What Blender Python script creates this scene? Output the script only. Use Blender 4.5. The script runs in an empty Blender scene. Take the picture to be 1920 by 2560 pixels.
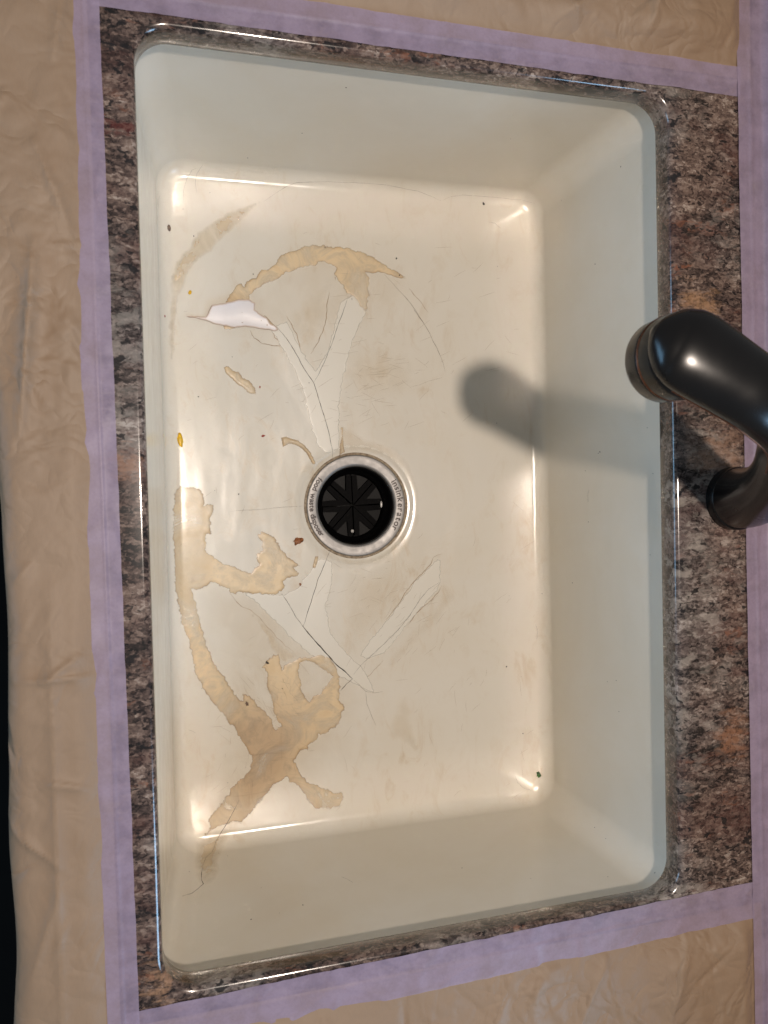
import bpy, bmesh, math, random
import numpy as np
from mathutils import Vector, Matrix, noise
from mathutils.bvhtree import BVHTree
from mathutils.geometry import delaunay_2d_cdt

random.seed(7)
SC = bpy.context.scene
COL = SC.collection

# ------------------------------------------------------------------ camera
F_PX, W_PX, H_PX = 1960.0, 1920.0, 2560.0
CAM = np.array([-0.2193576, 0.01314329, 0.63914224])
R = np.array([[0.9621515340118456, -0.02408249701200572, 0.27144881457895315],
              [-0.029805826439275936, -0.9994114606272528, 0.01698072663853685],
              [0.2708801179653537, -0.024428788438391528, -0.9623030686776949]])
cd = bpy.data.cameras.new('camera')
cam = bpy.data.objects.new('camera', cd)
COL.objects.link(cam)
cd.sensor_fit = 'VERTICAL'
cd.sensor_height = 24.0
cd.lens = 24.0 * F_PX / H_PX
cd.clip_start = 0.02
cd.clip_end = 50
cam.matrix_world = Matrix(((R[0][0], -R[1][0], -R[2][0], CAM[0]),
                           (R[0][1], -R[1][1], -R[2][1], CAM[1]),
                           (R[0][2], -R[1][2], -R[2][2], CAM[2]),
                           (0, 0, 0, 1)))
cd.dof.use_dof = True
cd.dof.focus_distance = 0.80
cd.dof.aperture_fstop = 7.0
SC.camera = cam

# ------------------------------------------------------------------ light
wd = bpy.data.worlds.new('World')
SC.world = wd
wd.use_nodes = True
bg = wd.node_tree.nodes['Background']
bg.inputs[0].default_value = (0.96, 0.98, 1.0, 1)
bg.inputs[1].default_value = 0.175


def area(name, loc, target, sx, sy, power, color, shape='RECTANGLE', spread=180):
    l = bpy.data.lights.new(name, 'AREA')
    l.shape = shape
    l.size = sx
    l.size_y = sy
    l.energy = power
    l.color = color
    l.spread = math.radians(spread)
    o = bpy.data.objects.new(name, l)
    COL.objects.link(o)
    o.location = loc
    d = Vector(target) - Vector(loc)
    o.rotation_euler = d.to_track_quat('-Z', 'Y').to_euler()
    return o


area('ceiling_lamp', (0.03, 0.02, 1.55), (0.03, 0.02, 0), 0.075, 0.075, 18.3, (1.0, 0.855, 0.735), 'DISK')
area('room_window', (-3.0, 0.25, 0.75), (0, 0, 0), 1.6, 1.0, 28.0, (0.34, 0.66, 1.0))
area('kitchen_window', (1.7, -1.5, 1.15), (0, 0.1, 0), 0.9, 0.9, 34.0, (0.40, 0.68, 1.0))

SC.view_settings.view_transform = 'Standard'
SC.view_settings.look = 'None'
SC.view_settings.exposure = 0.0
SC.view_settings.gamma = 1.0
SC.view_settings.use_curve_mapping = False
SC.render.engine = 'CYCLES'
SC.cycles.use_denoising = True
SC.cycles.max_bounces = 12
SC.cycles.diffuse_bounces = 6
SC.cycles.caustics_reflective = True
SC.cycles.blur_glossy = 0.05
SC.cycles.sample_clamp_indirect = 0.0


# ------------------------------------------------------------------ helpers
def mesh_obj(name, verts, faces, mat=None, parent=None, smooth=True):
    me = bpy.data.meshes.new(name)
    me.from_pydata([tuple(map(float, v)) for v in verts], [], [tuple(map(int, f)) for f in faces])
    me.validate()
    if smooth:
        me.polygons.foreach_set('use_smooth', [True] * len(me.polygons))
    me.update()
    if mat:
        me.materials.append(mat)
    o = bpy.data.objects.new(name, me)
    COL.objects.link(o)
    o.parent = parent
    return o


def empty(name, loc=(0, 0, 0)):
    o = bpy.data.objects.new(name, None)
    o.empty_display_size = 0.05
    COL.objects.link(o)
    o.location = loc
    return o


def tag(o, label, cat, group=None):
    o['label'] = label
    o['category'] = cat
    if group:
        o['group'] = group
    return o


def local(parent, verts):
    """world-space verts to the parent's space (parents are only translated)"""
    p = np.array(parent.location)
    return np.array(verts) - p


def rrect(hx, hy, r, n=512, cx=0.0, cy=0.0):
    """rounded rectangle, n points, counter-clockwise, fixed share of points for sides and arcs"""
    pts = []
    na = n // 16
    ns_l = int(n * 0.26)
    ns_s = (n - 4 * na - 2 * ns_l) // 2
    ix, iy = hx - r, hy - r
    def side(a, b, m):
        for i in range(m):
            t = i / m
            pts.append((a[0] + (b[0] - a[0]) * t, a[1] + (b[1] - a[1]) * t))
    def arc(c, a0):
        for i in range(na):
            a = a0 + (math.pi / 2) * i / na
            pts.append((c[0] + r * math.cos(a), c[1] + r * math.sin(a)))
    side((hx, -iy), (hx, iy), ns_l)
    arc((ix, iy), 0)
    side((ix, hy), (-ix, hy), ns_s)
    arc((-ix, iy), math.pi / 2)
    side((-hx, iy), (-hx, -iy), ns_l)
    arc((-ix, -iy), math.pi)
    side((-ix, -hy), (ix, -hy), ns_s)
    arc((ix, -iy), 1.5 * math.pi)
    return np.array(pts) + [cx, cy]


def loft(rings):
    """faces joining consecutive closed rings; winding for rings listed outside-in, seen from +z"""
    n = len(rings[0])
    v = np.concatenate(rings)
    f = []
    for k in range(len(rings) - 1):
        a, b = k * n, (k + 1) * n
        for i in range(n):
            j = (i + 1) % n
            f.append((a + i, a + j, b + j, b + i))
    return v, f


# ------------------------------------------------------------------ materials
class NT:
    def __init__(self, name):
        self.m = bpy.data.materials.new(name)
        self.m.use_nodes = True
        self.t = self.m.node_tree
        self.b = self.t.nodes['Principled BSDF']
        self.out = self.t.nodes['Material Output']

    def n(self, typ, **kw):
        x = self.t.nodes.new(typ)
        for k, v in kw.items():
            if k in x.inputs.keys():
                x.inputs[k].default_value = v
            else:
                setattr(x, k, v)
        return x

    def l(self, a, b):
        self.t.links.new(a, b)

    def coords(self, scale=(1, 1, 1), rot=(0, 0, 0), kind='Object'):
        tc = self.n('ShaderNodeTexCoord')
        mp = self.n('ShaderNodeMapping')
        mp.inputs['Scale'].default_value = scale
        mp.inputs['Rotation'].default_value = rot
        self.l(tc.outputs[kind], mp.inputs[0])
        return mp.outputs[0]

    def noise(self, co, scale, detail=4, rough=.55, dist=0.0):
        x = self.n('ShaderNodeTexNoise')
        x.inputs['Scale'].default_value = scale
        x.inputs['Detail'].default_value = detail
        x.inputs['Roughness'].default_value = rough
        x.inputs['Distortion'].default_value = dist
        self.l(co, x.inputs['Vector'])
        return x.outputs['Fac']

    def ramp(self, fac, stops, interp='LINEAR'):
        x = self.n('ShaderNodeValToRGB')
        x.color_ramp.interpolation = interp
        els = x.color_ramp.elements
        while len(els) < len(stops):
            els.new(0.5)
        for e, (p, c) in zip(els, stops):
            e.position = p
            e.color = (c, c, c, 1) if isinstance(c, (int, float)) else (*c, 1)
        self.l(fac, x.inputs[0])
        return x.outputs[0]

    def mix(self, fac, a, b, blend='MIX'):
        x = self.n('ShaderNodeMix', data_type='RGBA', blend_type=blend)
        for sock, val in ((x.inputs[0], fac), (x.inputs[6], a), (x.inputs[7], b)):
            if hasattr(val, 'links'):
                self.l(val, sock)
            elif isinstance(val, (int, float)):
                sock.default_value = val
            else:
                sock.default_value = (*val, 1)
        return x.outputs[2]

    def math(self, op, a, b=0.0):
        x = self.n('ShaderNodeMath', operation=op)
        for sock, val in ((x.inputs[0], a), (x.inputs[1], b)):
            if hasattr(val, 'links'):
                self.l(val, sock)
            else:
                sock.default_value = val
        return x.outputs[0]

    def attr(self, name):
        x = self.n('ShaderNodeAttribute')
        x.attribute_name = name
        return x.outputs['Fac']

    def bump(self, h, strength=.3, dist=.001, prev=None):
        x = self.n('ShaderNodeBump')
        x.inputs['Strength'].default_value = strength
        x.inputs['Distance'].default_value = dist
        self.l(h, x.inputs['Height'])
        if prev is not None:
            self.l(prev, x.inputs['Normal'])
        return x.outputs[0]

    def set(self, **kw):
        names = dict(color='Base Color', rough='Roughness', metal='Metallic', normal='Normal', coat='Coat Weight',
                     coat_rough='Coat Roughness', spec='Specular IOR Level', alpha='Alpha', trans='Transmission Weight',
                     sheen='Sheen Weight', sss='Subsurface Weight')
        for k, v in kw.items():
            s = self.b.inputs[names[k]]
            if hasattr(v, 'links'):
                self.l(v, s)
            elif isinstance(v, (int, float)):
                s.default_value = v
            else:
                s.default_value = (*v, 1)
        return self


def mat_enamel():
    t = NT('enamel')
    co = t.coords()
    big = t.noise(co, 7, 5, .6, .6)
    scuff = t.noise(t.coords((1, .5, 1), (0, 0, .5)), 38, 8, .7, 1.5)
    fine = t.noise(co, 160, 6, .7)
    base = t.mix(t.ramp(big, [(.38, 0), (.68, 1)]), (.69, .655, .58), (.665, .615, .52))
    # worn, tea-coloured blotches on the floor around the drain
    geo = t.n('ShaderNodeNewGeometry')
    sep = t.n('ShaderNodeSeparateXYZ')
    t.l(geo.outputs['Position'], sep.inputs[0])
    floor_m = t.ramp(t.math('ADD', sep.outputs['Z'], 1.0), [(.803, 1), (.815, 0)])
    m = t.math('MULTIPLY', t.ramp(scuff, [(.52, 0), (.74, 1)]), floor_m)
    m = t.math('MULTIPLY', m, t.ramp(big, [(.42, .15), (.62, .75)]))
    base = t.mix(m, base, (.52, .40, .26))
    m2 = t.math('MULTIPLY', t.ramp(fine, [(.70, 0), (.80, .45)]), floor_m)
    base = t.mix(m2, base, (.36, .29, .20))
    wob = t.noise(t.coords((1, .35, 1)), 26, 2, .4)
    b1 = t.bump(wob, .22, .004)
    b2 = t.bump(t.noise(co, 260, 3), .04, .0006, b1)
    r = t.ramp(scuff, [(.35, .15), (.75, .25)])
    t.set(color=base, rough=r, normal=b2, spec=.5, coat=.12, coat_rough=.06)
    return t.m


def mat_granite():
    t = NT('granite')
    co2 = t.coords()
    mp = t.coords((.58, 1.0, 1.0), (0, 0, .22))
    wn = t.n('ShaderNodeTexNoise')
    wn.inputs['Scale'].default_value = 170
    wn.inputs['Detail'].default_value = 3
    t.l(mp, wn.inputs['Vector'])
    vs = t.n('ShaderNodeVectorMath', operation='SCALE')
    t.l(wn.outputs['Color'], vs.inputs[0])
    vs.inputs['Scale'].default_value = .0075
    va = t.n('ShaderNodeVectorMath', operation='ADD')
    t.l(mp, va.inputs[0])
    t.l(vs.outputs[0], va.inputs[1])
    co = va.outputs[0]

    def cells(scale, which=0):
        vor = t.n('ShaderNodeTexVoronoi', feature='F1')
        vor.inputs['Scale'].default_value = scale
        t.l(co, vor.inputs['Vector'])
        c = t.n('ShaderNodeSeparateColor')
        t.l(vor.outputs['Color'], c.inputs[0])
        return c.outputs[which]
    st = t.coords((.30, 1.0, 1.0), (0, 0, .16))
    flow = t.noise(st, 15, 5, .62, .8)
    mid = t.noise(st, 85, 6, .66, .5)
    fine = t.noise(co2, 420, 4, .7)
    v = t.math('ADD', t.math('MULTIPLY', cells(480), .23), t.math('MULTIPLY', cells(210), .13))
    v = t.math('ADD', v, t.math('MULTIPLY', flow, .50))
    v = t.math('ADD', v, t.math('MULTIPLY', mid, .50))
    v = t.math('ADD', v, t.math('MULTIPLY', fine, .42))
    v = t.math('SUBTRACT', v, .36)
    col = t.ramp(v, [(.30, (.008, .007, .007)), (.42, (.030, .021, .019)), (.50, (.074, .050, .042)),
                     (.58, (.132, .090, .074)), (.68, (.225, .162, .130)), (.80, (.40, .33, .28))])
    maroon = t.math('MULTIPLY', t.ramp(t.noise(st, 22, 5, .65, .6), [(.50, 0), (.66, .7)]), t.ramp(fine, [(.35, .3), (.6, 1)]))
    col = t.mix(maroon, col, (.115, .050, .040))
    rust = t.math('MULTIPLY', t.ramp(t.noise(st, 40, 5, .7, .6), [(.58, 0), (.68, .7)]), t.ramp(cells(330, 1), [(.4, 0), (.65, 1)]))
    col = t.mix(rust, col, (.23, .09, .05))
    grey = t.ramp(t.noise(co2, 6.5, 3, .5, .5), [(.50, 0), (.66, .75)])
    hsv = t.n('ShaderNodeHueSaturation')
    hsv.inputs['Saturation'].default_value = .45
    t.l(col, hsv.inputs['Color'])
    col = t.mix(grey, col, hsv.outputs[0])
    bigw = t.math('MULTIPLY', t.ramp(t.noise(co, 80, 4, .6, .3), [(.50, 0), (.60, .75)]), grey)
    col = t.mix(bigw, col, (.37, .33, .29))
    black = t.ramp(t.noise(co, 120, 3, .55, .2), [(.61, 0), (.65, .9)])
    col = t.mix(black, col, (.012, .011, .012))
    grain = fine
    # feldspar patches seen beside the faucet and the bullnose
    geo = t.n('ShaderNodeNewGeometry')
    for (x, y, r, c) in ((.258, .181, .017, (.42, .24, .13)), (.285, -.222, .020, (.33, .16, .09)),
                         (.272, .044, .024, (.30, .18, .12)), (-.229, -.358, .012, (.42, .24, .14)),
                         (-.241, .283, .008, (.10, .015, .012)), (-.243, .038, .010, (.30, .16, .10))):
        d = t.n('ShaderNodeVectorMath', operation='DISTANCE')
        t.l(geo.outputs['Position'], d.inputs[0])
        d.inputs[1].default_value = (x * 1.01, y * 1.01, 0.023)
        dd = t.math('ADD', d.outputs['Value'], t.math('MULTIPLY', t.math('SUBTRACT', t.noise(st, 70, 5, .7), .5), .10))
        mm = t.ramp(t.math('DIVIDE', dd, r * 2), [(.15, .62), (.60, 0)])
        mm = t.math('MULTIPLY', mm, t.ramp(t.noise(co2, 210, 4, .7), [(.36, .25), (.52, 1)]))
        col = t.mix(mm, col, c)
    t.set(color=col, rough=.16, spec=.5, coat=.4, coat_rough=.05)
    return t.m


def mat_paper():
    t = NT('kraft_paper')
    co = t.coords()
    fib = t.noise(t.coords((1, .2, 1)), 900, 4, .7)
    big = t.noise(co, 9, 4, .5)
    c = t.mix(big, (.27, .184, .118), (.318, .22, .145))
    c = t.mix(t.ramp(fib, [(.4, 0), (.8, .35)]), c, (.235, .165, .115))
    cr = t.math('ABSOLUTE', t.math('SUBTRACT', t.noise(co, 14, 3, .5, .4), .5))
    cr2 = t.math('ABSOLUTE', t.math('SUBTRACT', t.noise(t.coords((1, 1, 1), (0, 0, 1.1)), 33, 2, .5, .6), .5))
    mask = t.ramp(t.noise(co, 5.5, 2, .5), [(.38, .25), (.62, 1)])
    h = t.bump(t.math('MULTIPLY', t.math('ADD', cr, t.math('MULTIPLY', cr2, .45)), mask), .75, .018)
    h2 = t.bump(fib, .15, .0002, h)
    t.set(color=c, rough=.55, spec=.35, normal=h2)
    return t.m


def mat_tape():
    t = NT('purple_tape')
    co = t.coords()
    fib = t.noise(t.coords((1, 1, 1), (0, 0, .3)), 420, 5, .7, .5)
    big = t.noise(co, 40, 4, .6)
    c = t.mix(big, (.375, .298, .405), (.43, .345, .46))
    c = t.mix(t.ramp(fib, [(.42, 0), (.75, .6)]), c, (.33, .255, .35))
    a = t.ramp(big, [(.35, .52), (.6, .68)])
    t.set(color=c, rough=.45, spec=.4, alpha=a, normal=t.bump(fib, .35, .0003))
    return t.m


def mat_film():
    """amber resin / old glue film: 'edge' is the distance from the rim, 'op' how much of it is there"""
    t = NT('resin_film')
    co = t.coords()
    big = t.noise(co, 24, 6, .62, 1.0)
    fine = t.noise(co, 130, 6, .7, 1.0)
    c = t.mix(t.ramp(big, [(.36, 0), (.66, 1)]), (.755, .63, .445), (.66, .505, .305))
    c = t.mix(t.ramp(fine, [(.5, 0), (.8, .5)]), c, (.58, .43, .26))
    scr = t.noise(t.coords((1, .06, 1), (0, 0, .8)), 240, 3, .6)
    scr2 = t.noise(t.coords((.06, 1, 1), (0, 0, .55)), 260, 3, .6)
    worn = t.attr('worn')
    c = t.mix(t.math('MULTIPLY', worn, .75), c, (.43, .30, .18))
    s = t.math('MULTIPLY', t.ramp(t.math('MAXIMUM', scr, scr2), [(.60, 0), (.72, .6)]), worn)
    c = t.mix(s, c, (.34, .24, .14))
    e = t.ramp(t.attr('edge'), [(0.0, .8), (.12, .65), (.24, .12), (.4, 0)])
    # the film thins out in a ragged, speckled way towards its rim
    ragged = t.math('ADD', t.math('MULTIPLY', t.attr('edge'), 3.2), t.math('SUBTRACT', t.noise(co, 330, 5, .7), .34))
    thin = t.math('ADD', t.ramp(big, [(.34, .42), (.56, 1.0)]), 0.0)
    al = t.math('MULTIPLY', t.math('MULTIPLY', t.attr('op'), t.ramp(ragged, [(.08, 0), (.50, 1)])), thin)
    en = t.math('MULTIPLY', e, t.ramp(t.noise(co, 60, 3), [(.35, .12), (.6, .8)]))
    c = t.mix(en, c, (.33, .195, .09))
    t.set(color=c, rough=t.ramp(worn, [(0, .30), (1, .45)]), spec=.4, alpha=al,
          normal=t.bump(fine, .12, .0006, t.bump(t.noise(co, 55, 2), .09, .002)))
    return t.m


def mat_newcoat():
    t = NT('new_coating')
    co = t.coords()
    c = t.mix(t.noise(co, 30, 4), (.712, .682, .608), (.69, .655, .575))
    ragged = t.math('ADD', t.attr('op'), t.math('MULTIPLY', t.math('SUBTRACT', t.noise(co, 200, 5, .7), .5), .6))
    t.set(color=c, rough=.22, spec=.5, alpha=t.ramp(ragged, [(.15, 0), (.45, 1)]))
    return t.m


def mat_flake():
    t = NT('white_flake')
    co = t.coords()
    n = t.noise(co, 90, 5, .6)
    c = t.mix(n, (.80, .77, .77), (.72, .68, .68))
    e = t.ramp(t.attr('edge'), [(0, .85), (.09, .5), (.2, 0)])
    c = t.mix(e, c, (.40, .26, .16))  # rim colour holds both the brown edge and its thin shadow outline
    sp = t.ramp(t.noise(co, 210, 2), [(.70, 0), (.74, .7)])
    c = t.mix(sp, c, (.30, .19, .14))
    t.set(color=c, rough=.4, normal=t.bump(n, .3, .0008))
    return t.m


def mat_plain(name, color, rough=.5, metal=0.0, spec=.5, var=.0, coat=0.0, bump=0.0, scale=300, color2=None):
    t = NT(name)
    co = t.coords()
    n = t.noise(co, scale, 4, .6)
    c2 = color2 or tuple(max(0, x * (1 - var)) for x in color)
    c = t.mix(t.ramp(n, [(.35, 0), (.65, 1)]), color, c2)
    t.set(color=c, rough=rough, metal=metal, spec=spec, coat=coat)
    if bump:
        t.set(normal=t.bump(n, bump, .0005))
    return t.m


def mat_steel():
    t = NT('worn_steel')
    co = t.coords()
    n = t.noise(co, 120, 6, .7)
    sm = t.noise(t.coords((1, 1, 1)), 420, 5, .7)
    c = t.mix(n, (.36, .35, .34), (.27, .262, .255))
    c = t.mix(t.ramp(sm, [(.56, 0), (.75, .6)]), c, (.20, .19, .18))
    t.set(color=c, metal=1.0, rough=t.ramp(n, [(.3, .46), (.7, .60)]), normal=t.bump(sm, .10, .0003))
    return t.m


def mat_bronze():
    t = NT('dark_bronze')
    co = t.coords()
    n = t.noise(co, 30, 4, .6)
    c = t.mix(n, (.0025, .002, .0022), (.004, .0033, .003))
    t.set(color=c, metal=.0, rough=t.ramp(n, [(.3, .22), (.7, .28)]), spec=.55, coat=.0, coat_rough=.14)
    return t.m


M = dict(enamel=mat_enamel(), granite=mat_granite(), paper=mat_paper(), tape=mat_tape(), film=mat_film(),
         steel=mat_steel(), bronze=mat_bronze(),
         rubber=mat_plain('black_rubber', (.003, .0028, .003), .5, var=.4, bump=.2, spec=.03),
         rubber_dark=mat_plain('black_throat', (.003, .003, .003), .5, var=.3, spec=.15),
         copper=mat_plain('copper_edge', (.22, .085, .045), .32, .85, var=.5),
         crack=mat_plain('crack_line', (.028, .021, .016), .8, var=.6, scale=500),  # dark brown line drawn in place of an open groove
         crack_pale=mat_plain('crack_pale', (.26, .205, .15), .7, var=.5, scale=500),
         scuff=mat_plain('scuff', (.40, .31, .21), .6, var=.4, scale=300),
         grime=mat_plain('grime', (.16, .11, .065), .6, var=.6, scale=260, color2=(.36, .29, .20)),
         newcoat=mat_newcoat(),
         rustline=mat_plain('stain_line', (.36, .215, .10), .5, var=.35, scale=400),
         flake=mat_flake(),
         ink=mat_plain('letter_grime', (.07, .05, .045), .6, var=.5, scale=600),
         etch=mat_plain('letter_etch', (.10, .09, .085), .5, var=.2),
         yellow=mat_plain('yellow_food', (.78, .47, .02), .25, var=.25, scale=500),
         orange=mat_plain('orange_crumb', (.42, .14, .035), .5, var=.7, scale=900, bump=.5),
         red=mat_plain('red_crumb', (.36, .035, .02), .45, var=.5),
         green=mat_plain('green_leaf', (.035, .12, .015), .4, var=.7, scale=600, bump=.4),
         speck=mat_plain('dark_speck', (.025, .02, .017), .6, var=.4),
         brown=mat_plain('brown_speck', (.17, .11, .075), .6, var=.4),
         hair=mat_plain('dark_hair', (.05, .04, .033), .45, var=.3),
         glint_bit=mat_plain('pale_glint_bit', (.45, .44, .42), .3, var=.3),  # pale tone for white bits, with water glints put into the colour
         floor=mat_plain('dark_floor', (.004, .0035, .003), .8, var=.4, scale=6, spec=.1),
         wall=mat_plain('backsplash_tile', (.30, .27, .24), .3, var=.2, scale=20))

TOP = 0.023           # counter top; z = 0 is the underside of the granite
OX, OY, OR = 0.23, 0.365, 0.026   # half size and corner radius of the opening


# ------------------------------------------------------------------ setting: countertop, floor, backsplash
def build_counter():
    rings = []
    def ring(d, z):
        p = rrect(OX + d, OY + d, OR + d)
        rings.append(np.column_stack([p, np.full(len(p), z)]))
    # big outer rectangle first (outside-in)
    N = 512
    def outer(z, g=0.0):
        p = rrect(OX + .3, OY + .3, OR + .001)
        p[:, 0] = np.clip(p[:, 0], -.3235 + g, .336)
        p[:, 1] = np.clip(p[:, 1], -.62, .62)
        rings.append(np.column_stack([p, np.full(N, z)]))
    outer(0.0)
    outer(TOP - .012)
    outer(TOP - .004, .003)
    outer(TOP, .012)
    for d in (.09, .05, .03, .02):
        p = rrect(OX + d, OY + d, OR + d)
        rings.append(np.column_stack([p, np.full(N, TOP)]))
    r = .0058
    for i in range(0, 13):
        a = (math.pi / 2) * i / 12
        ring(r - r * math.sin(a), TOP - r + r * math.cos(a))
    ring(0, .012)
    ring(0, .002)
    ring(.0012, .0)
    ring(.03, .0)
    v, f = loft(rings)
    o = mesh_obj('countertop', v, f, M['granite'])
    o['kind'] = 'structure'
    return o


build_counter()
fl = mesh_obj('floor', [(-4, -4, -.92), (4, -4, -.92), (4, 4, -.92), (-4, 4, -.92)], [(0, 1, 2, 3)], M['floor'], smooth=False)
fl['kind'] = 'structure'
bs = mesh_obj('backsplash', [(.337, -.62, TOP - .022), (.337, .62, TOP - .022), (.337, .62, .16), (.337, -.62, .16),
                             (.351, -.62, TOP - .022), (.351, .62, TOP - .022), (.351, .62, .16), (.351, -.62, .16)],
              [(1, 0, 3, 2), (4, 5, 6, 7), (3, 7, 6, 2), (0, 4, 7, 3), (5, 1, 2, 6), (0, 1, 5, 4)], M['wall'], smooth=False)
bs['kind'] = 'structure'


# ------------------------------------------------------------------ sink basin
DRX, DRY = -0.0118, -0.0004
FLOOR_Z = -.2065
sink = empty('sink', (0, 0, FLOOR_Z))
tag(sink, 'off-white enamel kitchen sink with cracked, peeling and stained floor', 'sink')


def build_basin():
    rings = []
    def add(hx, hy, r, z, cx=0.0):
        p = rrect(hx, hy, r, cx=cx)
        rings.append(np.column_stack([p, np.full(len(p), z)]))
    add(.262, .397, .05, -.0006)
    add(.2385, .3735, .030, -.0006)
    add(.2368, .3718, .029, -.0014)
    add(.2360, .3710, .029, -.004)
    zt, zb = -.006, -.182
    for i in range(15):
        s = i / 14
        z = zt + (zb - zt) * s
        dx = .2360 - .0215 * s
        dy = .3710 - .0155 * s
        add(dx, dy, .029, z, cx=-.0022 * s)
    # fillet to the floor
    hx0, hy0, r0 = .2145, .3555, .029
    fr = .017
    for i in range(1, 15):
        a = (math.pi / 2) * i / 14
        ins = fr * (1 - math.cos(a))
        dz = fr * math.sin(a)
        add(hx0 - ins, hy0 - ins, r0 - ins * .75, zb - dz, cx=-.0022)
    edge = rings[-1][:, :2].copy()
    z0 = zb - fr
    # floor to the drain
    ang = np.arctan2(edge[:, 1] - DRY, edge[:, 0] - DRX)
    def circ(r, z):
        return np.column_stack([DRX + r * np.cos(ang), DRY + r * np.sin(ang), np.full(len(ang), z)])
    rc = .0665
    c = circ(rc, 0)[:, :2]
    nf = 26
    for i in range(1, nf + 1):
        s = i / nf
        p = edge * (1 - s) + c * s
        rings.append(np.column_stack([p, np.full(len(p), z0 - .0095 * (1 - (1 - s) ** 1.25))]))
    zf = z0 - .0095
    for r, dz in ((.0655, .0003), (.0645, .0007), (.0632, .0013), (.0615, .0018), (.0590, .0020), (.0480, .0021), (.0470, .006), (.0470, .03)):
        rings.append(circ(r, zf - dz))
    v, f = loft(rings)
    o = mesh_obj('basin', local(sink, v), f, M['enamel'], sink)
    return o, v, f, zf


basin, BV, BF, ZF = build_basin()
BVHS = [BVHTree.FromPolygons([tuple(x) for x in BV], BF)]
CAMV = Vector(CAM)


def ray(px, py):
    d = R.T @ np.array([(px - W_PX / 2) / F_PX, (py - H_PX / 2) / F_PX, 1.0])
    return Vector(d).normalized()


def hit(px, py, first=False):
    """where the mark traced at this picture point lies on the sink's surface: point, normal"""
    d = ray(px, py)
    best = None
    for b in (BVHS[:1] if first else BVHS):
        loc, nor, idx, dist = b.ray_cast(CAMV, d)
        if loc is not None and (best is None or dist < best[2]):
            best = (loc, nor, dist)
    if best is None:
        return None, None
    nor = best[1]
    if nor.dot(d) > 0:
        nor = -nor
    return best[0], nor


def on_counter(px, py, z=TOP):
    d = ray(px, py)
    return CAMV + d * ((z - CAMV.z) / d.z)


# zoomed tracings -> picture points
Z3 = (420, 560, .3858)
Z4 = (400, 1600, .33755)
Z5 = (400, 1200, .2411)
R1, R2, R3, R4 = (0, 0, .5787), (960, 0, .5787), (0, 640, .5787), (960, 640, .5787)
R5, R6, R7, R8 = (0, 1280, .5787), (960, 1280, .5787), (0, 1920, .5787), (960, 1920, .5787)
DS = (0, 0, 1.1573)


def tr(z, pts):
    return [(z[0] + x * z[2], z[1] + y * z[2]) for x, y in pts]


def resample(pts, step, closed=True):
    out = []
    n = len(pts)
    for i in range(n if closed else n - 1):
        a, b = np.array(pts[i], float), np.array(pts[(i + 1) % n], float)
        m = max(1, int(np.linalg.norm(b - a) / step))
        for j in range(m):
            out.append(a + (b - a) * j / m)
    if not closed:
        out.append(np.array(pts[-1], float))
    return np.array(out)


def jag(pts, amp, freq, seed):
    out = []
    for p in pts:
        v = Vector((p[0] * freq, p[1] * freq, seed))
        d = noise.noise_vector(v) * amp + noise.noise_vector(v * 2.7) * amp * .6 + noise.noise_vector(v * 6.1) * amp * .45
        k = max(0, noise.noise(v * .6 + Vector((9, 2, 4))) + .15)
        d += noise.noise_vector(v * 9.0 + Vector((5, 5, 1))) * amp * 1.1 * k
        out.append((p[0] + d.x, p[1] + d.y))
    return np.array(out)


def inside(P, poly):
    x, y = P[:, 0], P[:, 1]
    res = np.zeros(len(P), bool)
    a = poly
    b = np.roll(poly, -1, 0)
    for (x0, y0), (x1, y1) in zip(a, b):
        if y0 == y1:
            continue
        c = ((y0 > y) != (y1 > y)) & (x < (x1 - x0) * (y - y0) / (y1 - y0) + x0)
        res ^= c
    return res


def seg_dist(P, polys):
    best = np.full(len(P), 1e9)
    for poly in polys:
        a = poly
        b = np.roll(poly, -1, 0)
        for p, q in zip(a, b):
            d = q - p
            L = d @ d + 1e-12
            t = np.clip(((P - p) @ d) / L, 0, 1)
            e = P - (p + t[:, None] * d)
            best = np.minimum(best, np.einsum('ij,ij->i', e, e))
    return np.sqrt(best)


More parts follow.
